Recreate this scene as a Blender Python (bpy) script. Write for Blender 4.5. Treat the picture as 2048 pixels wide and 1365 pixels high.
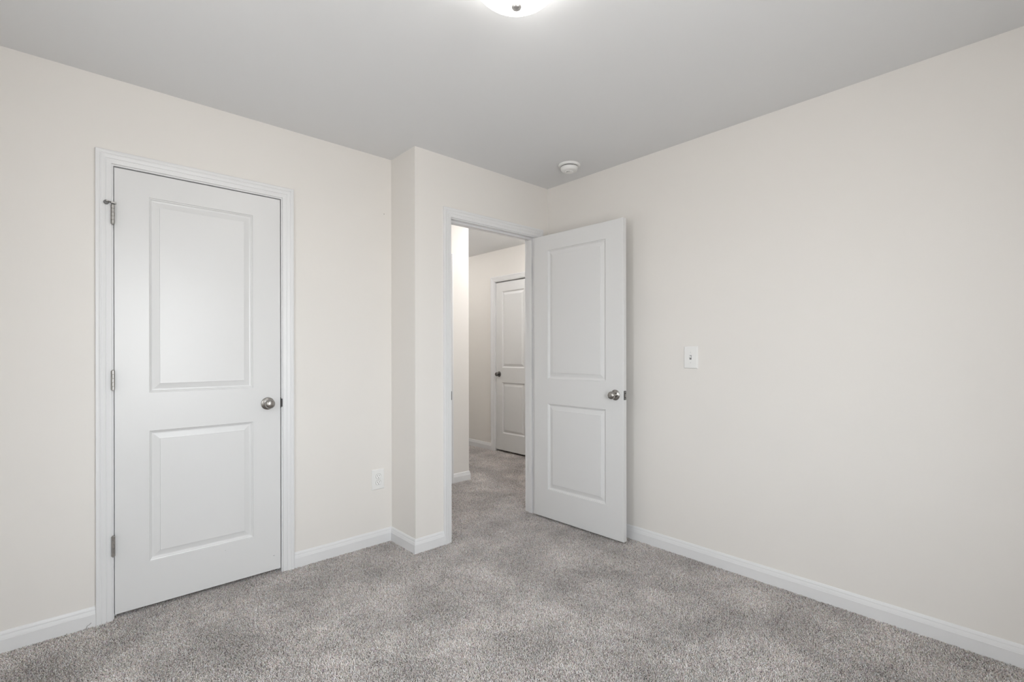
import bpy, bmesh, math, random
import numpy as np
from mathutils import Matrix, Vector

for o in list(bpy.data.objects):
    bpy.data.objects.remove(o)
S = bpy.context.scene
C = S.collection
PI = math.pi

# ------------------------------------------------------------------ camera
CAM_F, CAM_V0, CAM_YAW, CAM_H, CAM_ROLL = 969.127, 705.05, 0.73914, 1.2015, -0.00175
cam_d = bpy.data.cameras.new('camera')
cam = bpy.data.objects.new('camera', cam_d)
C.objects.link(cam)
cam_d.sensor_width = 36.0
cam_d.sensor_fit = 'HORIZONTAL'
cam_d.lens = CAM_F / 2048 * 36.0
cam_d.shift_y = (CAM_V0 - 682.5) / 2048
cam_d.clip_start = 0.02
_c, _s = math.cos(CAM_YAW), math.sin(CAM_YAW)
_right = Vector((_c, -_s, 0)); _up = Vector((0, 0, 1)); _fw = Vector((_s, _c, 0))
_cr, _sr = math.cos(CAM_ROLL), math.sin(CAM_ROLL)
_R = _cr * _right + _sr * _up
_U = -_sr * _right + _cr * _up
cam.matrix_world = Matrix(((_R.x, _U.x, -_fw.x, 0), (_R.y, _U.y, -_fw.y, 0),
                           (_R.z, _U.z, -_fw.z, CAM_H), (0, 0, 0, 1)))
S.camera = cam

# ------------------------------------------------------------------ world, window portal, exposure
SKY, GROUND, LAMP, HALL, ALCOVE_FILL = 15.4, 10.9, 8.8, 49.0, 13.5
W = bpy.data.worlds.new('sky'); S.world = W
W.use_nodes = True
nt = W.node_tree; nt.nodes.clear()
wo = nt.nodes.new('ShaderNodeOutputWorld'); wb = nt.nodes.new('ShaderNodeBackground')
tc = nt.nodes.new('ShaderNodeTexCoord'); sx = nt.nodes.new('ShaderNodeSeparateXYZ')
mr = nt.nodes.new('ShaderNodeMapRange'); mx = nt.nodes.new('ShaderNodeMix'); mx.data_type = 'RGBA'
nt.links.new(tc.outputs['Generated'], sx.inputs[0]); nt.links.new(sx.outputs['Z'], mr.inputs['Value'])
mr.inputs['From Min'].default_value = -0.08; mr.inputs['From Max'].default_value = 0.08
nt.links.new(mr.outputs['Result'], mx.inputs['Factor'])
mx.inputs['A'].default_value = (GROUND, GROUND * 1.0, GROUND * 0.99, 1)
mx.inputs['B'].default_value = (SKY * 0.95, SKY, SKY * 1.04, 1)
nt.links.new(mx.outputs['Result'], wb.inputs['Color']); nt.links.new(wb.outputs[0], wo.inputs['Surface'])

S.view_settings.view_transform = 'Standard'
S.view_settings.look = 'None'
S.view_settings.gamma = 1.0
S.view_settings.use_curve_mapping = False
S.view_settings.exposure = 0.0
S.cycles.max_bounces = 14
S.cycles.diffuse_bounces = 10
S.cycles.glossy_bounces = 4
S.cycles.transparent_max_bounces = 8
S.cycles.caustics_reflective = False
S.cycles.caustics_refractive = False
S.cycles.use_denoising = True

# room measures (metres): X runs along the closet wall, Y towards it
XL, XN, XB = -0.57, 1.5255, 2.678        # left wall, return, right wall
YK, YA, YJ = -0.56, 2.824, 2.534         # window wall, closet wall, doorway wall
H = 2.4384
TH = 0.118
YH, XH, XF, YE = 3.66, 2.783, 3.83, 5.6  # hall: back wall, its corner, far wall, alcove end
WIN = (0.15, 1.09, 0.62, 2.06)            # in the window wall, along X
WIN_FILL = (1.05, 1.46, 0.86, 2.06)           # unseen, added in the near side wall for fill light, along Y

for (w0, w1, w2, w3), place, rot in ((WIN, lambda a, z: (a, YK - TH - 0.02, z), (PI / 2, 0, 0)),
                                     (WIN_FILL, lambda a, z: (XL - TH - 0.02, a, z), (PI / 2, 0, -PI / 2))):
    pd = bpy.data.lights.new('window_portal', 'AREA'); pd.shape = 'RECTANGLE'
    pd.size = w1 - w0; pd.size_y = w3 - w2; pd.cycles.is_portal = True
    po = bpy.data.objects.new('window_portal', pd); C.objects.link(po)
    po.location = place((w0 + w1) / 2, (w2 + w3) / 2); po.rotation_euler = rot


# ------------------------------------------------------------------ materials
def mat(name, col, rough=0.5, metal=0.0, spec=0.5, bump=0.0, bscale=200.0, var=0.0, vscale=6.0):
    m = bpy.data.materials.new(name); m.use_nodes = True
    n = m.node_tree.nodes; l = m.node_tree.links
    p = n['Principled BSDF']
    p.inputs['Base Color'].default_value = (*col, 1)
    p.inputs['Roughness'].default_value = rough
    p.inputs['Metallic'].default_value = metal
    p.inputs['Specular IOR Level'].default_value = spec
    g = n.new('ShaderNodeNewGeometry')
    if var:
        t = n.new('ShaderNodeTexNoise'); t.inputs['Scale'].default_value = vscale; t.inputs['Detail'].default_value = 4
        l.new(g.outputs['Position'], t.inputs['Vector'])
        r = n.new('ShaderNodeValToRGB')
        r.color_ramp.elements[0].position = 0.3; r.color_ramp.elements[1].position = 0.7
        r.color_ramp.elements[0].color = (*[c * (1 - var) for c in col], 1)
        r.color_ramp.elements[1].color = (*[min(1, c * (1 + var)) for c in col], 1)
        l.new(t.outputs['Fac'], r.inputs['Fac']); l.new(r.outputs['Color'], p.inputs['Base Color'])
    if bump:
        t = n.new('ShaderNodeTexNoise'); t.inputs['Scale'].default_value = bscale; t.inputs['Detail'].default_value = 3
        l.new(g.outputs['Position'], t.inputs['Vector'])
        b = n.new('ShaderNodeBump'); b.inputs['Strength'].default_value = bump; b.inputs['Distance'].default_value = 0.001
        l.new(t.outputs['Fac'], b.inputs['Height']); l.new(b.outputs['Normal'], p.inputs['Normal'])
    return m


M = {}
M['wall'] = mat('cream_wall_paint', (0.768, 0.745, 0.714), 0.55, spec=0.35, bump=0.06, bscale=260, var=0.008, vscale=1.6)
M['ceiling'] = mat('flat_ceiling_paint', (0.735, 0.742, 0.75), 0.9, spec=0.1, bump=0.08, bscale=320)
M['door'] = mat('white_door_enamel', (0.715, 0.717, 0.717), 0.32, spec=0.5, bump=0.03, bscale=120)
M['trim'] = mat('white_trim_enamel', (0.745, 0.748, 0.755), 0.38, spec=0.5)
M['nickel'] = mat('satin_nickel', (0.40, 0.385, 0.365), 0.27, metal=1.0, bump=0.02, bscale=900)
M['steel'] = mat('hinge_steel', (0.44, 0.43, 0.415), 0.34, metal=1.0)
M['darkmetal'] = mat('dark_strike_metal', (0.10, 0.098, 0.095), 0.45, metal=0.6)
M['bronze'] = mat('dark_knob_metal', (0.20, 0.19, 0.185), 0.3, metal=1.0)
M['finial'] = mat('bright_satin_metal', (0.66, 0.65, 0.64), 0.42, metal=1.0)
M['rubber'] = mat('grey_rubber', (0.19, 0.19, 0.19), 0.6)
M['plastic'] = mat('white_plastic', (0.80, 0.80, 0.79), 0.35)
M['ivory'] = mat('white_receptacle_plastic', (0.86, 0.86, 0.85), 0.3)
M['black'] = mat('black_slot', (0.015, 0.015, 0.016), 0.7)
M['backing'] = mat('carpet_backing', (0.16, 0.148, 0.14), 0.95, spec=0.1, bump=0.5, bscale=400)
M['vinyl'] = mat('white_window_vinyl', (0.8, 0.8, 0.8), 0.4)

m = bpy.data.materials.new('lit_opal_glass'); m.use_nodes = True
p = m.node_tree.nodes['Principled BSDF']
p.inputs['Base Color'].default_value = (0.9, 0.9, 0.88, 1); p.inputs['Roughness'].default_value = 0.3
p.inputs['Emission Color'].default_value = (1.0, 0.975, 0.94, 1); p.inputs['Emission Strength'].default_value = LAMP
M['opal'] = m
m = m.copy(); m.name = 'lit_hall_opal_glass'
p = m.node_tree.nodes['Principled BSDF']
p.inputs['Emission Color'].default_value = (1.0, 0.985, 0.97, 1); p.inputs['Emission Strength'].default_value = HALL
M['opal_hall'] = m
m = m.copy(); m.name = 'alcove_fill_opal_glass'
m.node_tree.nodes['Principled BSDF'].inputs['Emission Strength'].default_value = ALCOVE_FILL
M['opal_alcove_fill'] = m

m = bpy.data.materials.new('window_pane_glass'); m.use_nodes = True
n = m.node_tree.nodes; l = m.node_tree.links; n.clear()
out = n.new('ShaderNodeOutputMaterial'); mixs = n.new('ShaderNodeMixShader')
tr = n.new('ShaderNodeBsdfTransparent'); gl = n.new('ShaderNodeBsdfGlossy'); gl.inputs['Roughness'].default_value = 0.02
mixs.inputs[0].default_value = 0.05
l.new(tr.outputs[0], mixs.inputs[1]); l.new(gl.outputs[0], mixs.inputs[2]); l.new(mixs.outputs[0], out.inputs[0])
M['glass'] = m

m = bpy.data.materials.new('grey_beige_carpet_yarn'); m.use_nodes = True
n = m.node_tree.nodes; l = m.node_tree.links
p = n['Principled BSDF']; p.inputs['Roughness'].default_value = 0.95; p.inputs['Specular IOR Level'].default_value = 0.08
at = n.new('ShaderNodeAttribute'); at.attribute_name = 'yarn'
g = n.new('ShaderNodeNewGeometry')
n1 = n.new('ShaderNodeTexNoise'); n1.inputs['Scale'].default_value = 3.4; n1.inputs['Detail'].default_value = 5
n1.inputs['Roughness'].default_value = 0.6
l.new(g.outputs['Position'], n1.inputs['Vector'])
nap_shade = n.new('ShaderNodeMapRange')
nap_shade.inputs['From Min'].default_value = 0.33; nap_shade.inputs['From Max'].default_value = 0.67
nap_shade.inputs['To Min'].default_value = 0.77; nap_shade.inputs['To Max'].default_value = 1.13  # blotches: shading of the leaning nap, put into the yarn colour
l.new(n1.outputs['Fac'], nap_shade.inputs['Value'])
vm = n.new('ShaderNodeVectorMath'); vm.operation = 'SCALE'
l.new(at.outputs['Color'], vm.inputs[0]); l.new(nap_shade.outputs['Result'], vm.inputs['Scale'])
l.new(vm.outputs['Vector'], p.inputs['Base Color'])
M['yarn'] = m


# ------------------------------------------------------------------ mesh helpers
def obj(name, bm, m, parent=None, smooth=False):
    bmesh.ops.recalc_face_normals(bm, faces=bm.faces)
    me = bpy.data.meshes.new(name); bm.to_mesh(me); bm.free()
    me.materials.append(m)
    if smooth:
        me.polygons.foreach_set('use_smooth', [True] * len(me.polygons))
        me.set_sharp_from_angle(angle=math.radians(35))
    o = bpy.data.objects.new(name, me); C.objects.link(o)
    if parent is not None:
        o.parent = parent
    return o


def tag(o, label, cat, group=None, kind=None):
    o['label'] = label; o['category'] = cat
    if group: o['group'] = group
    if kind: o['kind'] = kind
    return o


def empty(name, loc=(0, 0, 0), rz=0.0):
    o = bpy.data.objects.new(name, None); C.objects.link(o)
    o.location = loc; o.rotation_euler = (0, 0, rz); o.empty_display_size = 0.1
    return o


def box(bm, x0, x1, y0, y1, z0, z1, bev=0.0, mx=None):
    vs = [bm.verts.new((x, y, z)) for z in (z0, z1) for y in (y0, y1) for x in (x0, x1)]
    fs = [bm.faces.new([vs[i] for i in f]) for f in
          ((0, 1, 3, 2), (4, 6, 7, 5), (0, 4, 5, 1), (2, 3, 7, 6), (0, 2, 6, 4), (1, 5, 7, 3))]
    if mx is not None:
        bmesh.ops.transform(bm, matrix=mx, verts=vs)
    if bev:
        es = list({e for f in fs for e in f.edges})
        bmesh.ops.bevel(bm, geom=es, offset=bev, segments=2, profile=0.5, affect='EDGES')


def prism(bm, poly, z0, z1):
    a = [bm.verts.new((x, y, z0)) for x, y in poly]
    b = [bm.verts.new((x, y, z1)) for x, y in poly]
    k = len(poly)
    bm.faces.new(a[::-1]); bm.faces.new(b)
    for i in range(k):
        j = (i + 1) % k
        bm.faces.new((a[i], a[j], b[j], b[i]))


def lathe(bm, prof, mx=Matrix(), seg=40):
    """prof: (radius, height) along local +Z; ends close when radius is 0."""
    rings = []
    for r, h in prof:
        if r < 1e-7:
            rings.append([bm.verts.new(mx @ Vector((0, 0, h)))])
        else:
            rings.append([bm.verts.new(mx @ Vector((r * math.cos(2 * PI * i / seg), r * math.sin(2 * PI * i / seg), h)))
                          for i in range(seg)])
    for a, b in zip(rings, rings[1:]):
        if len(a) == 1 and len(b) == 1: continue
        for i in range(seg):
            j = (i + 1) % seg
            if len(a) == 1: bm.faces.new((a[0], b[i], b[j]))
            elif len(b) == 1: bm.faces.new((a[i], a[j], b[0]))
            else: bm.faces.new((a[i], a[j], b[j], b[i]))
    if len(rings[0]) > 1: bm.faces.new(rings[0][::-1])
    if len(rings[-1]) > 1: bm.faces.new(rings[-1])


def along(p0, d):
    """matrix that puts local +Z along d, origin at p0"""
    q = Vector((0, 0, 1)).rotation_difference(Vector(d).normalized())
    return Matrix.Translation(p0) @ q.to_matrix().to_4x4()


def tube(bm, pts, r, seg=8):
    rings = []
    pts = [Vector(q) for q in pts]
    for i, q in enumerate(pts):
        d = (pts[min(i + 1, len(pts) - 1)] - pts[max(i - 1, 0)]).normalized()
        mm = along(q, d)
        rings.append([bm.verts.new(mm @ Vector((r * math.cos(2 * PI * k / seg), r * math.sin(2 * PI * k / seg), 0))) for k in range(seg)])
    for a, b in zip(rings, rings[1:]):
        for k in range(seg):
            j = (k + 1) % seg
            bm.faces.new((a[k], a[j], b[j], b[k]))
    bm.faces.new(rings[0][::-1]); bm.faces.new(rings[-1])


def struct(name, bm, m, label, cat, parent=None):
    o = obj(name, bm, m, parent)
    return tag(o, label, cat, kind='structure')


# ------------------------------------------------------------------ shell
bm = bmesh.new(); box(bm, XL - 0.3, 4.7, YK - 0.3, YE + 0.3, -0.12, -0.012)
struct('floor', bm, M['backing'], 'floor under the grey carpet of bedroom and hall', 'floor')
bm = bmesh.new(); box(bm, XL - 0.3, 4.7, YK - 0.3, YE + 0.3, H, H + 0.12)
struct('ceiling', bm, M['ceiling'], 'plain flat grey ceiling above the bedroom and hall', 'ceiling')

J = 0.018                                     # jamb thickness
C1 = (0.1442, 0.8572, 2.0466)                 # closet opening between jambs
C2 = (1.7890, 2.5530, 2.0520)                 # bedroom doorway between jambs
C3 = (3.8935, 4.5120, 2.0560)                 # far hall door (along Y)
C4 = (1.7700, 2.5330, 2.0480)                 # hall door opposite (along X)
Z0 = -0.012

bm = bmesh.new()
box(bm, XL, C1[0] - J, YA, YA + TH, Z0, H)
box(bm, C1[1] + J, XN, YA, YA + TH, Z0, H)
box(bm, C1[0] - J, C1[1] + J, YA, YA + TH, C1[2] + J, H)
wl = struct('wall_left', bm, M['wall'], 'cream painted wall around the closed panel door', 'wall')
bm = bmesh.new(); lathe(bm, [(0.0022, 0.0), (0.0022, 0.0006), (0, 0.0008)], along((1.4751, YA, 2.082), (0, -1, 0)), 12)
nh = obj('nail_hole', bm, M['black'], wl); nh['label'] = 'tiny dark nail hole in cream paint'

bm = bmesh.new(); prism(bm, [(XN, YJ), (XN + TH, YJ + TH), (XN + TH, YH), (XN, YH)], Z0, H)
struct('wall_return', bm, M['wall'], 'narrow shaded return wall between the closet wall and the doorway wall', 'wall')
bm = bmesh.new()
prism(bm, [(XN, YJ), (C2[0] - J, YJ), (C2[0] - J, YJ + TH), (XN + TH, YJ + TH)], Z0, H)
box(bm, C2[0] - J, C2[1] + J, YJ, YJ + TH, C2[2] + J, H)
box(bm, C2[1] + J, XB, YJ, YJ + TH, Z0, H)
struct('wall_doorway', bm, M['wall'], 'cream wall around the open doorway to the hall', 'wall')
bm = bmesh.new(); box(bm, XB, XB + TH, YK - TH, YJ + TH, Z0, H)
struct('wall_right', bm, M['wall'], 'wide blank cream wall with the light switch', 'wall')
bm = bmesh.new()
box(bm, XL - TH, WIN[0], YK - TH, YK, Z0, H); box(bm, WIN[1], XB, YK - TH, YK, Z0, H)
box(bm, WIN[0], WIN[1], YK - TH, YK, Z0, WIN[2]); box(bm, WIN[0], WIN[1], YK - TH, YK, WIN[3], H)
struct('wall_window', bm, M['wall'], 'cream window wall behind the viewpoint', 'wall')
bm = bmesh.new()
box(bm, XL - TH, XL, YK, WIN_FILL[0], Z0, H); box(bm, XL - TH, XL, WIN_FILL[1], YA + TH, Z0, H)
box(bm, XL - TH, XL, WIN_FILL[0], WIN_FILL[1], Z0, WIN_FILL[2]); box(bm, XL - TH, XL, WIN_FILL[0], WIN_FILL[1], WIN_FILL[3], H)
struct('wall_near', bm, M['wall'], 'cream side wall left of the viewpoint', 'wall')
bm = bmesh.new(); prism(bm, [(XL - TH, YA + TH), (XL, YA + TH), (XL, YH), (XN, YH), (XN, YH + TH), (XL - TH, YH + TH)], Z0, H)
struct('wall_closet', bm, M['wall'], 'inside walls of the dark closet behind the closed door', 'wall')
bm = bmesh.new()
box(bm, XN, C4[0] - J, YH, YH + TH, Z0, H)
prism(bm, [(C4[1] + J, YH), (XH, YH), (XH - TH, YH + TH), (C4[1] + J, YH + TH)], Z0, H)
box(bm, C4[0] - J, C4[1] + J, YH, YH + TH, C4[2] + J, H)
box(bm, C4[0] - J, C4[1] + J, YH + 0.09, YH + TH, Z0, C4[2] + J)
struct('wall_hall_back', bm, M['wall'], 'brightly lit strip of hall wall seen through the doorway', 'wall')
bm = bmesh.new(); prism(bm, [(XH, YH), (XH, YE), (XH - TH, YE), (XH - TH, YH + TH)], Z0, H)
struct('wall_hall_side', bm, M['wall'], 'side wall of the hall alcove behind the bright corner', 'wall')
bm = bmesh.new(); box(bm, XH - TH, XF + TH, YE, YE + TH, Z0, H)
struct('wall_hall_end', bm, M['wall'], 'end wall of the hall alcove', 'wall')
bm = bmesh.new()
box(bm, XF, XF + TH, YJ, C3[0] - J, Z0, H); box(bm, XF, XF + TH, C3[1] + J, YE, Z0, H)
box(bm, XF, XF + TH, C3[0] - J, C3[1] + J, C3[2] + J, H)
box(bm, XF + 0.09, XF + TH, C3[0] - J, C3[1] + J, Z0, C3[2] + J)
struct('wall_hall_far', bm, M['wall'], 'shaded far hall wall around the distant closed door', 'wall')
bm = bmesh.new(); box(bm, XB + TH, XF, YJ, YJ + TH, Z0, H)
struct('wall_hall_near', bm, M['wall'], 'hall wall hidden behind the bedroom corner', 'wall')

# window behind the viewpoint, and one added beside it for fill light
def window(name, rect, place, label):
    """place(a, d, z): a along the wall, d outwards from its room face"""
    a0, a1, z0, z1 = rect; t = 0.045; zm = (z0 + z1) / 2

    def pb(bm, aa, ab, da, db, za, zb):
        p_, q_ = place(aa, da, za), place(ab, db, zb)
        box(bm, min(p_[0], q_[0]), max(p_[0], q_[0]), min(p_[1], q_[1]), max(p_[1], q_[1]), za, zb)
    bm = bmesh.new()
    for r in ((a0, a0 + t, z0, z1), (a1 - t, a1, z0, z1), (a0 + t, a1 - t, z0, z0 + t), (a0 + t, a1 - t, z1 - t, z1), (a0 + t, a1 - t, zm - 0.022, zm + 0.022)):
        pb(bm, r[0], r[1], 0.04, 0.10, r[2], r[3])
    wn = struct(name, bm, M['vinyl'], label, 'window')
    for za, zb in ((z0 + t, zm - 0.022), (zm + 0.022, z1 - t)):
        bm = bmesh.new(); pb(bm, a0 + t, a1 - t, 0.069, 0.073, za, zb)
        obj('pane', bm, M['glass'], wn)
    bm = bmesh.new(); pb(bm, a0 - 0.04, a1 + 0.04, 0, -0.035, z0 - 0.022, z0)
    obj('window_sill', bm, M['trim'], wn)


window('window_1', WIN, lambda a, d, z: (a, YK - d, z), 'white single-hung window behind the viewpoint')
window('fill_window', WIN_FILL, lambda a, d, z: (XL - d, a, z), 'unseen narrow white single-hung window added left of the viewpoint for fill light')

# ------------------------------------------------------------------ door casings
CASE = [(0.0, 0.0), (0.0, 0.0065), (0.0015, 0.0085), (0.010, 0.0095), (0.0185, 0.0108), (0.0195, 0.0098), (0.021, 0.0098),
        (0.0225, 0.0118), (0.030, 0.0132), (0.036, 0.0142), (0.0375, 0.0132), (0.040, 0.0132), (0.042, 0.0152), (0.0465, 0.0168),
        (0.0545, 0.0168), (0.057, 0.0150), (0.057, 0.0)]


def casing_mesh(a0, a1, zt, place):
    """place(a, t, z): a along the wall, t out of the wall"""
    bm = bmesh.new(); rows = []
    for d, t in CASE:
        rows.append([bm.verts.new(place(a, t, z)) for a, z in
                     ((a0 - d, Z0 + 0.002), (a0 - d, zt + d), (a1 + d, zt + d), (a1 + d, Z0 + 0.002))])
    k = len(rows)
    for i in range(k):
        j = (i + 1) % k
        for q in range(3):
            bm.faces.new((rows[i][q], rows[i][q + 1], rows[j][q + 1], rows[j][q]))
    bm.faces.new([r[0] for r in rows]); bm.faces.new([r[3] for r in rows][::-1])
    return bm


def jamb_set(trim, op, place, depth, stop0):
    """jamb boards (0..depth into the wall) and stop mouldings as parts of a casing"""
    a0, a1, zt = op

    def pb(bm, aa, ab, ta, tb, za, zb):
        v = [Vector(place(a, t, z)) for a in (aa, ab) for t in (ta, tb) for z in (za, zb)]
        box(bm, min(q.x for q in v), max(q.x for q in v), min(q.y for q in v), max(q.y for q in v), za, zb)
    bm = bmesh.new()
    pb(bm, a0 - J, a0, 0, -depth, Z0, zt); pb(bm, a1, a1 + J, 0, -depth, Z0, zt); pb(bm, a0 - J, a1 + J, 0, -depth, zt, zt + J)
    obj('jamb', bm, M['trim'], trim)
    e = stop0 + 0.034
    bm = bmesh.new()
    s = 0.011
    pb(bm, a0, a0 + s, -stop0, -e, Z0, zt - s); pb(bm, a1 - s, a1, -stop0, -e, Z0, zt - s); pb(bm, a0, a1, -stop0, -e, zt - s, zt)
    obj('stop_moulding', bm, M['trim'], trim)


RV = 0.006
pl_A = lambda a, t, z: (a, YA - t, z)
pl_J = lambda a, t, z: (a, YJ - t, z)
pl_F = lambda a, t, z: (XF - t, a, z)
pl_H = lambda a, t, z: (a, YH - t, z)
TR = []
for i, (op, pl, dep, lab) in enumerate((
        (C1, pl_A, TH, 'white moulded casing around the closed panel door on the left wall'),
        (C2, pl_J, TH, 'white casing of the open doorway in the corner'),
        (C3, pl_F, 0.085, 'white casing of the distant closed hall door'),
        (C4, pl_H, 0.085, 'thin sliver of white casing at the left edge of the bright hall wall'))):
    t_ = struct('trim_%d' % (i + 1), casing_mesh(op[0] - RV, op[1] + RV, op[2] + RV, pl), M['trim'], lab, 'door casing')
    jamb_set(t_, op, pl, dep, (0.0385, 0.0385, 0.054, 0.0385)[i])
    TR.append(t_)

# ------------------------------------------------------------------ baseboards
BASE = [(0.0, Z0), (0.013, Z0), (0.013, 0.0515), (0.0118, 0.0522), (0.0118, 0.0532), (0.0108, 0.0580), (0.0085, 0.0665), (0.0074, 0.0675),
        (0.0074, 0.0715), (0.0062, 0.0760), (0.0040, 0.0815), (0.0022, 0.0835), (0.0, 0.0835)]


def baseboard_run(path, names):
    """path of wall-foot points with the room on the left hand side; one object per straight piece, mitred"""
    P = [Vector(q).to_2d() for q in path]
    nrm = []
    for a, b in zip(P, P[1:]):
        d = (b - a).normalized(); nrm.append(Vector((-d.y, d.x)))
    off = []
    for i in range(len(P)):
        if i == 0: off.append(nrm[0])
        elif i == len(P) - 1: off.append(nrm[-1])
        else:
            q = (nrm[i - 1] + nrm[i]).normalized(); off.append(q / q.dot(nrm[i]))
    for i, (name, lab) in enumerate(names):
        bm = bmesh.new()
        r0 = [bm.verts.new((*(P[i] + off[i] * t), z)) for t, z in BASE]
        r1 = [bm.verts.new((*(P[i + 1] + off[i + 1] * t), z)) for t, z in BASE]
        k = len(BASE)
        for a in range(k):
            b = (a + 1) % k
            bm.faces.new((r0[a], r0[b], r1[b], r1[a]))
        bm.faces.new(r0[::-1]); bm.faces.new(r1)
        struct('baseboard_' + name, bm, M['trim'], lab, 'baseboard')


co = RV + 0.057
baseboard_run([(C2[0] - co, YJ, 0), (XN, YJ, 0), (XN, YA, 0), (C1[1] + co, YA, 0)],
              [('doorway', 'short white baseboard left of the open doorway'),
               ('return', 'short shaded white baseboard on the narrow return wall'),
               ('left', 'white baseboard between the closed door and the inner corner')])
baseboard_run([(C1[0] - co, YA, 0), (XL, YA, 0), (XL, YK, 0), (XB, YK, 0), (XB, YJ, 0), (C2[1] + co, YJ, 0)],
              [('left_end', 'white baseboard left of the closed panel door at the frame edge'),
               ('near', 'white baseboard along the side wall left of the viewpoint'),
               ('window', 'white baseboard under the window behind the viewpoint'),
               ('right', 'long white baseboard along the blank right wall'),
               ('corner', 'stub of white baseboard behind the open door')])
baseboard_run([(XF, C3[1] + co, 0), (XF, YE, 0), (XH, YE, 0), (XH, YH, 0), (C4[1] + co, YH, 0)],
              [('hall_far', 'white baseboard on the shaded far hall wall left of the distant door'),
               ('hall_end', 'white baseboard across the end of the hall alcove'),
               ('hall_side', 'white baseboard on the alcove side wall behind the bright corner'),
               ('hall_back', 'bright white baseboard wrapping the lit hall wall corner')])
baseboard_run([(XF, YJ + TH, 0), (XF, C3[0] - co, 0)], [('hall_far_right', 'white baseboard right of the distant hall door')])

# ------------------------------------------------------------------ two-panel moulded doors
PANEL = [(0.0, 0.0), (0.0022, 0.0048), (0.0055, 0.0058), (0.0070, 0.0092), (0.0110, 0.0118), (0.0155, 0.0124),
         (0.0412, 0.0062), (0.0419, 0.0026), (0.0430, 0.0026)]
DT = 0.035
ROWS = (0.2055, 0.8175, 0.997, 1.913)        # panel edges above the door's foot
DH = 2.0235


def door_mesh(w, sl, sr, h=DH):
    """slab with its hinge edge at x=0, faces at y=0 and y=DT, sunk moulded panels on both faces"""
    bm = bmesh.new()
    b = 0.0015
    for side in (0, 1):
        Y = (lambda d: d) if side == 0 else (lambda d: DT - d)
        xs = [b, sl, w - sr, w - b]; zs = [b, ROWS[0], ROWS[1], ROWS[2], ROWS[3], h - b]
        for i in range(3):
            for k in range(5):
                xa, xb, za, zb = xs[i], xs[i + 1], zs[k], zs[k + 1]
                if i == 1 and k in (1, 3):
                    prev = None
                    for ins, dep in PANEL:
                        ring = [bm.verts.new((x, Y(dep), z)) for x, z in
                                ((xa + ins, za + ins), (xb - ins, za + ins), (xb - ins, zb - ins), (xa + ins, zb - ins))]
                        if prev:
                            for q in range(4):
                                bm.faces.new((prev[q], prev[(q + 1) % 4], ring[(q + 1) % 4], ring[q]))
                        prev = ring
                    bm.faces.new(prev)
                else:
                    bm.faces.new([bm.verts.new((x, Y(0), z)) for x, z in ((xa, za), (xb, za), (xb, zb), (xa, zb))])
    # eased edges: rim bands
    loop = [(b, b), (w - b, b), (w - b, h - b), (b, h - b)]
    outl = [(0, 0), (w, 0), (w, h), (0, h)]
    st = [[(x, 0.0, z) for x, z in loop], [(x, b, z) for x, z in outl], [(x, DT - b, z) for x, z in outl], [(x, DT, z) for x, z in loop]]
    rv = [[bm.verts.new(q) for q in r] for r in st]
    for a, c in zip(rv, rv[1:]):
        for q in range(4):
            bm.faces.new((a[q], a[(q + 1) % 4], c[(q + 1) % 4], c[q]))
    bmesh.ops.remove_doubles(bm, verts=bm.verts, dist=1e-5)
    return bm


def knob(parent, x, z, face, m, hole=False):
    """face 0: on y=0 pointing -y; face 1: on y=DT pointing +y"""
    y = 0.0 if face == 0 else DT; d = (0, -1, 0) if face == 0 else (0, 1, 0)
    mm = along((x, y, z), d)
    bm = bmesh.new()
    lathe(bm, [(0, 0.0585), (0.009, 0.0580), (0.0165, 0.0560), (0.0215, 0.0522), (0.0243, 0.0470), (0.0250, 0.0415), (0.0240, 0.0360), (0.0215, 0.0310),
               (0.0175, 0.0255), (0.0150, 0.0215), (0.0140, 0.0180), (0.0140, 0.006), (0, 0.006)], mm, 48)
    kn = obj('door_knob', bm, m, parent, smooth=True)
    bm = bmesh.new()
    lathe(bm, [(0.0335, 0.0), (0.0335, 0.002), (0.032, 0.0042), (0.028, 0.0062), (0.020, 0.0088), (0.0150, 0.0105), (0.0135, 0.0105)], mm, 56)
    obj('rosette', bm, m, kn, smooth=True)
    if hole:
        bm = bmesh.new(); lathe(bm, [(0.0026, 0.0), (0.0026, 0.0009), (0, 0.0009)], along((x + 0.021, y + d[1] * 0.0082, z), d), 14)
        obj('release_hole', bm, M['black'], kn)
    return kn


def hinge_barrel(bm, x, y, z0, z1, r=0.0068):
    h = z1 - z0; pr = [(0, -0.004), (0.003, -0.0035), (0.0045, -0.0015), (0.0045, 0.0)]
    for k in range(5):
        a, b = k * h / 5, (k + 1) * h / 5
        pr += [(r - 0.0008, a + 0.0003), (r, a + 0.0010), (r, b - 0.0010), (r - 0.0008, b - 0.0003), (r - 0.0022, b - 0.0002), (r - 0.0022, b + 0.0002)]
    pr += [(0.0045, h + 0.0004), (0.0045, h + 0.0015), (0.003, h + 0.0035), (0, h + 0.004)]
    lathe(bm, pr, Matrix.Translation((x, y, z0)), 20)


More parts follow.
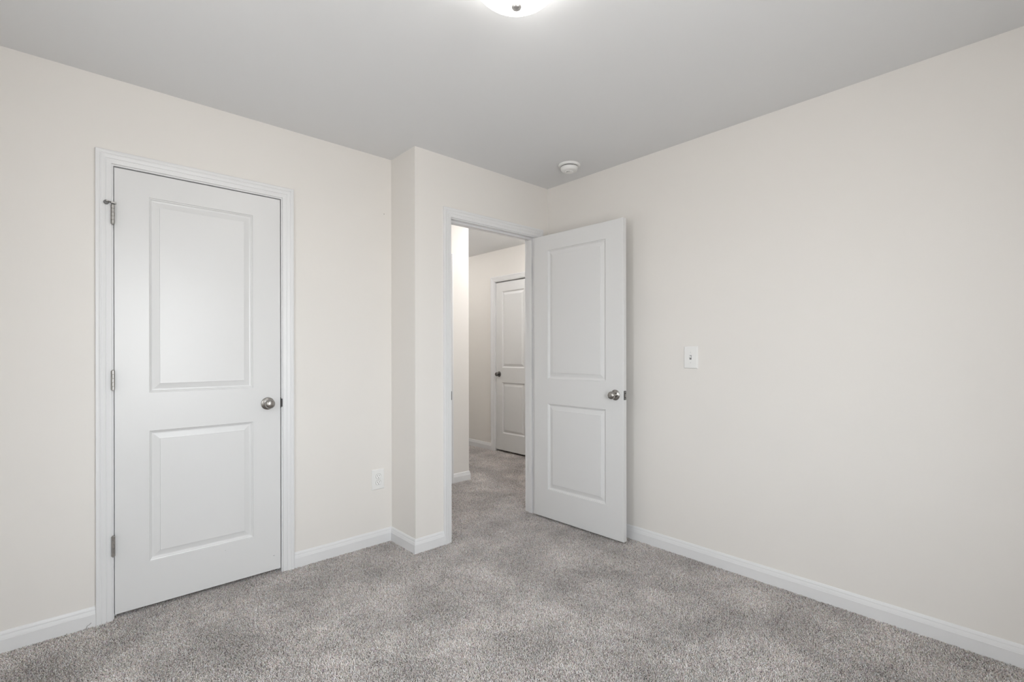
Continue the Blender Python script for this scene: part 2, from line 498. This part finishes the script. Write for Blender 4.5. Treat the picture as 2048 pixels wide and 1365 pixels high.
def latch(parent, w, z, m, bolt=0.011):
    bm = bmesh.new(); box(bm, w, w + 0.0012, DT / 2 - 0.0127, DT / 2 + 0.0127, z - 0.0285, z + 0.0285, 0.0004)
    lp = obj('latch_plate', bm, m, parent)
    bm = bmesh.new()
    prism(bm, [(w + 0.001, DT / 2 - 0.008), (w + bolt, DT / 2 - 0.008), (w + bolt, DT / 2 - 0.004), (w + 0.003, DT / 2 + 0.008), (w + 0.001, DT / 2 + 0.008)],
          z - 0.0095, z + 0.0095)
    obj('latch_bolt', bm, M['nickel'], lp)
    for dz in (-0.020, 0.020):
        bm = bmesh.new(); lathe(bm, [(0.0034, 0.0), (0.0030, 0.0008), (0, 0.001)], along((w + 0.0012, DT / 2, z + dz), (1, 0, 0)), 14)
        obj('screw', bm, M['steel'], lp)


# closed closet door
d1 = struct('door_1', door_mesh(0.7068, 0.1270, 0.1370), M['door'], 'closed white two-panel door in the left wall', 'door')
d1.location = (0.1466, YA + 0.0015, 0.018)
knob(d1, 0.6414, 0.9090, 0, M['nickel'])
latch(d1, 0.7068, 0.9090, M['darkmetal'], 0.003)
for k, (za, zb) in enumerate(((1.7805, 1.8660), (1.0350, 1.1225), (0.2890, 0.3790))):
    bm = bmesh.new()
    hx, hy = 0.1412 - 0.1466, -0.0165
    hinge_barrel(bm, hx, hy, za - 0.018, zb - 0.018, 0.0072)
    hg = obj('hinge', bm, M['steel'], d1, smooth=True)
    bm = bmesh.new(); box(bm, hx, 0.0012, -0.0102, -0.0086, za - 0.018, zb - 0.018)
    box(bm, -0.0008, 0.0008, -0.0102, 0.026, za - 0.018, zb - 0.018)
    obj('hinge_leaf', bm, M['steel'], hg)
    if k == 0:
        zt = zb - 0.018
        bm = bmesh.new()
        box(bm, hx - 0.006, hx + 0.013, hy - 0.011, hy + 0.008, zt + 0.0045, zt + 0.0125, 0.001)
        ds = obj('pin_door_stop', bm, M['steel'], hg)
        bm = bmesh.new(); tube(bm, [(hx - 0.004, hy - 0.004, zt + 0.0095), (hx - 0.022, hy - 0.010, zt + 0.0120)], 0.0028, 10)
        lathe(bm, [(0.0032, 0), (0.0032, 0.008)], along((hx - 0.0205, hy - 0.014, zt + 0.0118), (0, 1, 0)), 12)
        ds2 = bm; obj('stop_rod', ds2, M['nickel'], hg, smooth=True)
        bm = bmesh.new(); lathe(bm, [(0, 0.0), (0.0075, 0.0003), (0.0098, 0.002), (0.0100, 0.007), (0.0090, 0.0092), (0, 0.0095)],
                                along((hx - 0.0210, hy - 0.0070, zt + 0.0085), (-0.25, 1, -0.15)), 24)
        obj('bumper', bm, M['rubber'], hg, smooth=True)
for (x, z, w_, t_) in ((0.586 - 0.1466, 0.1700, 0.0020, 0.0020), (0.8185 - 0.1466, 0.0775, 0.0075, 0.0018)):
    bm = bmesh.new(); box(bm, x - w_ / 2, x + w_ / 2, -0.0003, 0.0002, z - t_ / 2, z + t_ / 2)
    sc = obj('scuff_mark', bm, M['rubber'], d1); sc['label'] = 'small grey scuff on white paint'

# open bedroom door: the face towards us is its hall side
ang = -PI / 2 + math.radians(1.70)
d2 = struct('door_2', door_mesh(0.7600, 0.1320, 0.1320), M['door'], 'open white two-panel door standing into the room by the right wall', 'door')
d2.location = (2.5163, 2.5190, 0.016); d2.rotation_euler = (0, 0, ang)
knob(d2, 0.7010, 0.9150, 0, M['nickel'], hole=True)
knob(d2, 0.7010, 0.9150, 1, M['nickel'])
latch(d2, 0.7600, 0.9150, M['darkmetal'])
for za in (1.768, 1.018, 0.268):
    bm = bmesh.new(); hinge_barrel(bm, -0.0045, DT + 0.0075, za, za + 0.089)
    hg = obj('hinge', bm, M['steel'], d2, smooth=True)
    bm = bmesh.new(); box(bm, -0.0020, -0.0004, 0.005, DT + 0.006, za, za + 0.089)
    obj('hinge_leaf', bm, M['steel'], hg)

# far hall door
d3 = struct('door_3', door_mesh(0.6125, 0.1150, 0.1130), M['door'], 'distant closed white door with dark knob at the end of the hall', 'door')
d3.location = (XF + 0.016 + DT, 3.8965, 0.022); d3.rotation_euler = (0, 0, PI / 2)
knob(d3, 4.4500 - 3.8965, 0.9150, 1, M['bronze'])

# hall door opposite the bedroom
d4 = struct('door_4', door_mesh(0.7570, 0.1320, 0.1320), M['door'], 'closed white hall door hidden behind the left side of the doorway', 'door')
d4.location = (1.7730, YH + 0.0015, 0.018)
knob(d4, 0.0630, 0.9100, 0, M['nickel'])

# strike plates
bm = bmesh.new()
box(bm, C2[0], C2[0] + 0.0012, YJ + 0.001, YJ + 0.030, 0.900, 0.957)
box(bm, C2[0] - 0.0058, C2[0] + 0.0012, YJ - 0.0030, YJ + 0.001, 0.899, 0.954)
obj('strike_plate', bm, M['darkmetal'], TR[1])
bm = bmesh.new()
box(bm, C1[1] - 0.0010, C1[1], YA + 0.001, YA + 0.030, 0.898, 0.955)
box(bm, C1[1] - 0.0010, C1[1] + 0.0048, YA - 0.0035, YA + 0.001, 0.904, 0.949, 0.001)
obj('strike_plate', bm, M['darkmetal'], TR[0])

# ------------------------------------------------------------------ ceiling light
def dome_light(name, x, y, R, B, glass):
    t = empty(name, (x, y, H))
    bm = bmesh.new(); lathe(bm, [(0, 0), (R * 0.90, 0), (R * 0.92, -0.006), (R * 0.90, -0.020), (0, -0.020)], Matrix(), 64)
    obj('ceiling_pan', bm, M['plastic'], t, smooth=True)
    bm = bmesh.new(); pr = [(R - 0.004, -0.012), (R, -0.014)]
    for k in range(1, 24):
        a = k / 24 * PI / 2
        pr.append((R * math.cos(a), -0.020 - B * math.sin(a)))
    pr.append((0, -0.020 - B))
    lathe(bm, pr[:], Matrix(), 72)
    obj('glass_dome', bm, glass, t, smooth=True)
    bm = bmesh.new(); z = -0.020 - B
    lathe(bm, [(0.0090, z + 0.002), (0.0100, z - 0.0005), (0.0145, z - 0.0035), (0.0165, z - 0.0085), (0.0160, z - 0.0130), (0.0135, z - 0.0172),
               (0.0085, z - 0.0200), (0.0030, z - 0.0212), (0, z - 0.0213)], Matrix(), 36)
    obj('finial', bm, M['finial'], t, smooth=True)
    return t


tag(dome_light('ceiling_light', 1.0527, 1.1308, 0.150, 0.1035, M['opal']), 'lit white glass dome light on the bedroom ceiling at the top frame edge', 'ceiling light')
tag(dome_light('unseen_hall_light', 3.25, 3.15, 0.150, 0.1035, M['opal_hall']), 'lit dome light on the hall ceiling hidden behind the open door', 'ceiling light')
tag(dome_light('unseen_hall_light', 3.02, 4.95, 0.150, 0.1035, M['opal_alcove_fill']), 'unseen dome light added on the hall alcove ceiling to brighten the far hall wall', 'ceiling light')  # extra lamp out of view, added to lift the far hall wall

# ------------------------------------------------------------------ smoke detector
t = tag(empty('smoke_detector', (2.4370, 2.1091, H)), 'round white smoke detector on the ceiling near the doorway corner', 'smoke detector')
bm = bmesh.new(); lathe(bm, [(0, 0), (0.0715, 0), (0.0720, -0.003), (0.0700, -0.010), (0.0660, -0.0130), (0, -0.0130)], Matrix(), 64)
obj('base_plate', bm, M['plastic'], t, smooth=True)
bm = bmesh.new(); lathe(bm, [(0, -0.0130), (0.0540, -0.0130), (0.0540, -0.0170), (0, -0.0170)], Matrix(), 48)
sl = obj('dark_vent_gap', bm, M['black'], t, smooth=True); sl['label'] = 'black gap between base and body'
bm = bmesh.new(); lathe(bm, [(0, -0.0170), (0.0560, -0.0170), (0.0565, -0.0190), (0.0550, -0.0320), (0.0505, -0.0390), (0.0420, -0.0430), (0, -0.0440)], Matrix(), 64)
bd = obj('detector_body', bm, M['plastic'], t, smooth=True)
wd = Vector((-0.69, -0.72, 0))                 # towards the middle of the room
for k in range(5):
    a = math.radians(-66 + 16 * k)
    q = Matrix.Rotation(a, 3, 'Z') @ wd
    bm = bmesh.new()
    box(bm, -0.0030, 0.0030, -0.0009, 0.0009, -0.0009, 0.0009, mx=Matrix.Translation((q.x * 0.019, q.y * 0.019, -0.0474)) @ Matrix.Rotation(a + math.atan2(wd.y, wd.x), 4, 'Z'))
    obj('vent_slot', bm, M['black'], bd)
bm = bmesh.new(); lathe(bm, [(0, 0.002), (0.0280, 0.002), (0.0280, -0.0010), (0.0255, -0.0036), (0, -0.0040)], Matrix.Translation((0.004, 0.004, -0.0436)), 40)
obj('test_button', bm, M['ivory'], bd, smooth=True)

# ------------------------------------------------------------------ light switch and outlet (local: plate in XZ, facing -Y)
def plate(parent, w, h):
    bm = bmesh.new()
    ring = [(0.0, 0.0), (0.0, 0.0022), (0.0016, 0.0048), (0.0045, 0.0062), (0.007, 0.0065)]
    prev = None
    for ins, t in ring:
        r = [bm.verts.new((sx * (w / 2 - ins), -t, sz * (h / 2 - ins))) for sx, sz in ((-1, -1), (1, -1), (1, 1), (-1, 1))]
        if prev:
            for q in range(4): bm.faces.new((prev[q], prev[(q + 1) % 4], r[(q + 1) % 4], r[q]))
        else: bm.faces.new(r)
        prev = r
    bm.faces.new(prev)
    return obj('wall_plate', bm, M['plastic'], parent)


def screw(parent, x, z, y=-0.0065):
    bm = bmesh.new(); lathe(bm, [(0.0032, 0), (0.0028, 0.0010), (0, 0.0013)], along((x, y, z), (0, -1, 0)), 16)
    s = obj('screw', bm, M['plastic'], parent, smooth=True)
    bm = bmesh.new(); box(bm, x - 0.0004, x + 0.0004, y - 0.0015, y - 0.0010, z - 0.0024, z + 0.0024)
    obj('screw_slot', bm, M['rubber'], s)


t = tag(empty('light_switch', (XB, 1.3862, 1.1695), -PI / 2), 'white toggle light switch on the blank right wall', 'light switch')
plate(t, 0.0855, 0.1295)
screw(t, 0, 0.0302); screw(t, 0, -0.0302)
bm = bmesh.new()
box(bm, -0.0058, 0.0058, -0.0070, -0.0060, -0.0125, 0.0125)
sl = obj('toggle_slot', bm, M['rubber'], t); sl['label'] = 'dark recess around the toggle'
bm = bmesh.new()
box(bm, -0.0042, 0.0042, -0.0030, 0.0130, -0.0048, 0.0048, 0.001, mx=Matrix.Translation((0, -0.0130, 0.0048)) @ Matrix.Rotation(math.radians(-28), 4, 'X'))
obj('toggle', bm, M['plastic'], t)

t = tag(empty('electrical_outlet', (1.4300, YA, 0.4035)), 'white duplex electrical outlet low on the left wall by the inner corner', 'outlet')
plate(t, 0.0835, 0.1265)
screw(t, 0, 0.0)
for s_ in (1, -1):
    zc = 0.0195 * s_
    bm = bmesh.new(); n_ = 40; pts = []
    for k in range(n_):
        a = 2 * PI * k / n_
        pts.append((0.0172 * math.cos(a), max(-0.0136, min(0.0136, 0.0172 * math.sin(a)))))
    for yy in (0,):
        a_ = [bm.verts.new((x, -0.0060, zc + z)) for x, z in pts]; b_ = [bm.verts.new((x * 0.96, -0.0088, zc + z * 0.96)) for x, z in pts]
        bm.faces.new(a_); bm.faces.new(b_[::-1])
        for k in range(n_): bm.faces.new((a_[k], a_[(k + 1) % n_], b_[(k + 1) % n_], b_[k]))
    rc = obj('receptacle', bm, M['ivory'], t)
    bm = bmesh.new(); a_ = [bm.verts.new((x * 1.07, -0.0066, zc + z * 1.07)) for x, z in pts]; b_ = [bm.verts.new((x * 1.07, -0.0060, zc + z * 1.07)) for x, z in pts]
    bm.faces.new(a_); bm.faces.new(b_[::-1])
    for k in range(n_): bm.faces.new((a_[k], b_[k], b_[(k + 1) % n_], a_[(k + 1) % n_]))
    obj('receptacle_gap', bm, M['rubber'], rc)
    for x_, hh in ((-0.0064, 0.0044), (0.0064, 0.0036)):
        bm = bmesh.new(); box(bm, x_ - 0.0011, x_ + 0.0011, -0.0091, -0.0087, zc + 0.0032 - hh, zc + 0.0032 + hh)
        obj('blade_slot', bm, M['black'], rc)
    bm = bmesh.new(); lathe(bm, [(0.0024, 0), (0.0024, 0.0003), (0, 0.0003)], along((0, -0.0088, zc - 0.0082), (0, -1, 0)), 14)
    obj('ground_hole', bm, M['black'], rc)

# ------------------------------------------------------------------ carpet pile
TILE = 0.8


def carpet_tile():
    rng = np.random.default_rng(7)
    g = int(TILE / 0.00345)
    ii, jj = np.meshgrid(np.arange(g), np.arange(g), indexing='ij')
    n = g * g
    px = ((ii.ravel() + rng.uniform(0, 1, n)) / g - 0.5) * TILE
    py = ((jj.ravel() + rng.uniform(0, 1, n)) / g - 0.5) * TILE
    # the nap leans in drifting directions, each yarn twisted away from it
    f = 2 * PI / TILE
    flow = 1.6 * np.sin(f * px + 0.7) + 1.3 * np.sin(f * py * 2 + 2.1) + 1.1 * np.sin(f * (2 * px - py) + 4.0)
    th = flow + rng.normal(0, 1.5, n)
    lean = np.abs(rng.normal(0.0052, 0.0026, n)) + 0.001
    top = rng.normal(0.0, 0.0016, n) + 0.0006 * np.sin(f * px * 3 + 1) * np.sin(f * py * 3)
    rad = rng.uniform(0.00100, 0.00165, n)
    ct, st = np.cos(th), np.sin(th)
    kx, ky = -st, ct
    bend = rng.normal(0, 0.0016, n)
    z0 = -0.0125
    lev = [(0.0, 0.0, 0.85), (0.45, 0.62, 1.05), (0.86, 0.97, 0.95)]
    V = np.zeros((n, 10, 3))
    ph = rng.uniform(0, 2 * PI, n)
    for a, (u, hgt, rr) in enumerate(lev):
        cx = px + ct * lean * u ** 1.5 + kx * bend * math.sin(u * PI)
        cy = py + st * lean * u ** 1.5 + ky * bend * math.sin(u * PI)
        cz = z0 + (top - z0) * hgt
        for k in range(3):
            q = ph + 2 * PI * k / 3 + 0.7 * a
            V[:, a * 3 + k, 0] = cx + np.cos(q) * rad * rr
            V[:, a * 3 + k, 1] = cy + np.sin(q) * rad * rr
            V[:, a * 3 + k, 2] = cz + (0.0006 * np.cos(q - th) * -1 if a == 2 else 0)
    V[:, 9, 0] = px + ct * lean * 1.12; V[:, 9, 1] = py + st * lean * 1.12; V[:, 9, 2] = top - 0.0002
    fa = []
    for a in (0, 1):
        for k in range(3):
            j = (k + 1) % 3
            fa.append((a * 3 + k, a * 3 + j, a * 3 + 3 + j)); fa.append((a * 3 + k, a * 3 + 3 + j, a * 3 + 3 + k))
    for k in range(3):
        fa.append((6 + k, 6 + (k + 1) % 3, 9))
    fa = np.array(fa)
    F = (fa[None] + (np.arange(n) * 10)[:, None, None]).reshape(-1)
    nf = n * len(fa)
    me = bpy.data.meshes.new('carpet_pile')
    me.vertices.add(n * 10); me.vertices.foreach_set('co', V.reshape(-1))
    me.loops.add(nf * 3); me.loops.foreach_set('vertex_index', F.astype(np.int32))
    me.polygons.add(nf); me.polygons.foreach_set('loop_start', np.arange(nf, dtype=np.int32) * 3)
    me.polygons.foreach_set('use_smooth', np.ones(nf, dtype=bool))
    base = np.array([0.785, 0.72, 0.69])
    tone = np.clip(rng.normal(1.0, 0.28, n), 0.45, 1.5)[:, None]
    tint = rng.normal(0, 0.022, (n, 3))
    col = np.clip(base[None] * tone + tint, 0.04, 0.92)
    at = me.attributes.new('yarn', 'FLOAT_COLOR', 'POINT')
    rgba = np.ones((n, 10, 4), dtype=np.float32); rgba[:, :, :3] = col[:, None, :]
    at.data.foreach_set('color', rgba.reshape(-1))
    me.update(); me.validate()
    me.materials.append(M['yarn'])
    return me


pile = bpy.data.objects.new('carpet_pile', carpet_tile()); C.objects.link(pile)
tag(pile, 'grey-beige twisted carpet pile covering bedroom and hall floor', 'carpet', kind='stuff')
NX, NY = 7, 8
gx, gy = XL - 0.03 + TILE / 2 - 0.05, YK - 0.03 + TILE / 2 - 0.05
ng = bpy.data.node_groups.new('lay_carpet', 'GeometryNodeTree')
ng.interface.new_socket('Geometry', in_out='INPUT', socket_type='NodeSocketGeometry')
ng.interface.new_socket('Geometry', in_out='OUTPUT', socket_type='NodeSocketGeometry')
gi = ng.nodes.new('NodeGroupInput'); go = ng.nodes.new('NodeGroupOutput')
gr = ng.nodes.new('GeometryNodeMeshGrid')
gr.inputs['Size X'].default_value = TILE * (NX - 1); gr.inputs['Size Y'].default_value = TILE * (NY - 1)
gr.inputs['Vertices X'].default_value = NX; gr.inputs['Vertices Y'].default_value = NY
tf = ng.nodes.new('GeometryNodeTransform'); tf.inputs['Translation'].default_value = (gx + TILE * (NX - 1) / 2, gy + TILE * (NY - 1) / 2, 0)
ip = ng.nodes.new('GeometryNodeInstanceOnPoints')
rv_ = ng.nodes.new('FunctionNodeRandomValue'); rv_.data_type = 'INT'
rv_.inputs[4].default_value = 0; rv_.inputs[5].default_value = 3
ml = ng.nodes.new('ShaderNodeMath'); ml.operation = 'MULTIPLY'; ml.inputs[1].default_value = PI / 2
cx_ = ng.nodes.new('ShaderNodeCombineXYZ')
L = ng.links.new
L(gr.outputs['Mesh'], tf.inputs['Geometry']); L(tf.outputs['Geometry'], ip.inputs['Points']); L(gi.outputs[0], ip.inputs['Instance'])
L(rv_.outputs[2], ml.inputs[0]); L(ml.outputs[0], cx_.inputs['Z']); L(cx_.outputs[0], ip.inputs['Rotation'])
L(ip.outputs['Instances'], go.inputs[0])
md = pile.modifiers.new('lay', 'NODES'); md.node_group = ng

bm = bmesh.new()
tube(bm, [(0.044, 2.795, -0.004), (0.050, 2.796, 0.008), (0.053, 2.797, 0.016), (0.060, 2.796, 0.019), (0.066, 2.793, 0.026)], 0.0009, 6)
lt = obj('loose_thread', bm, M['rubber'], pile, smooth=True); lt['label'] = 'loose grey thread sticking up by the baseboard'
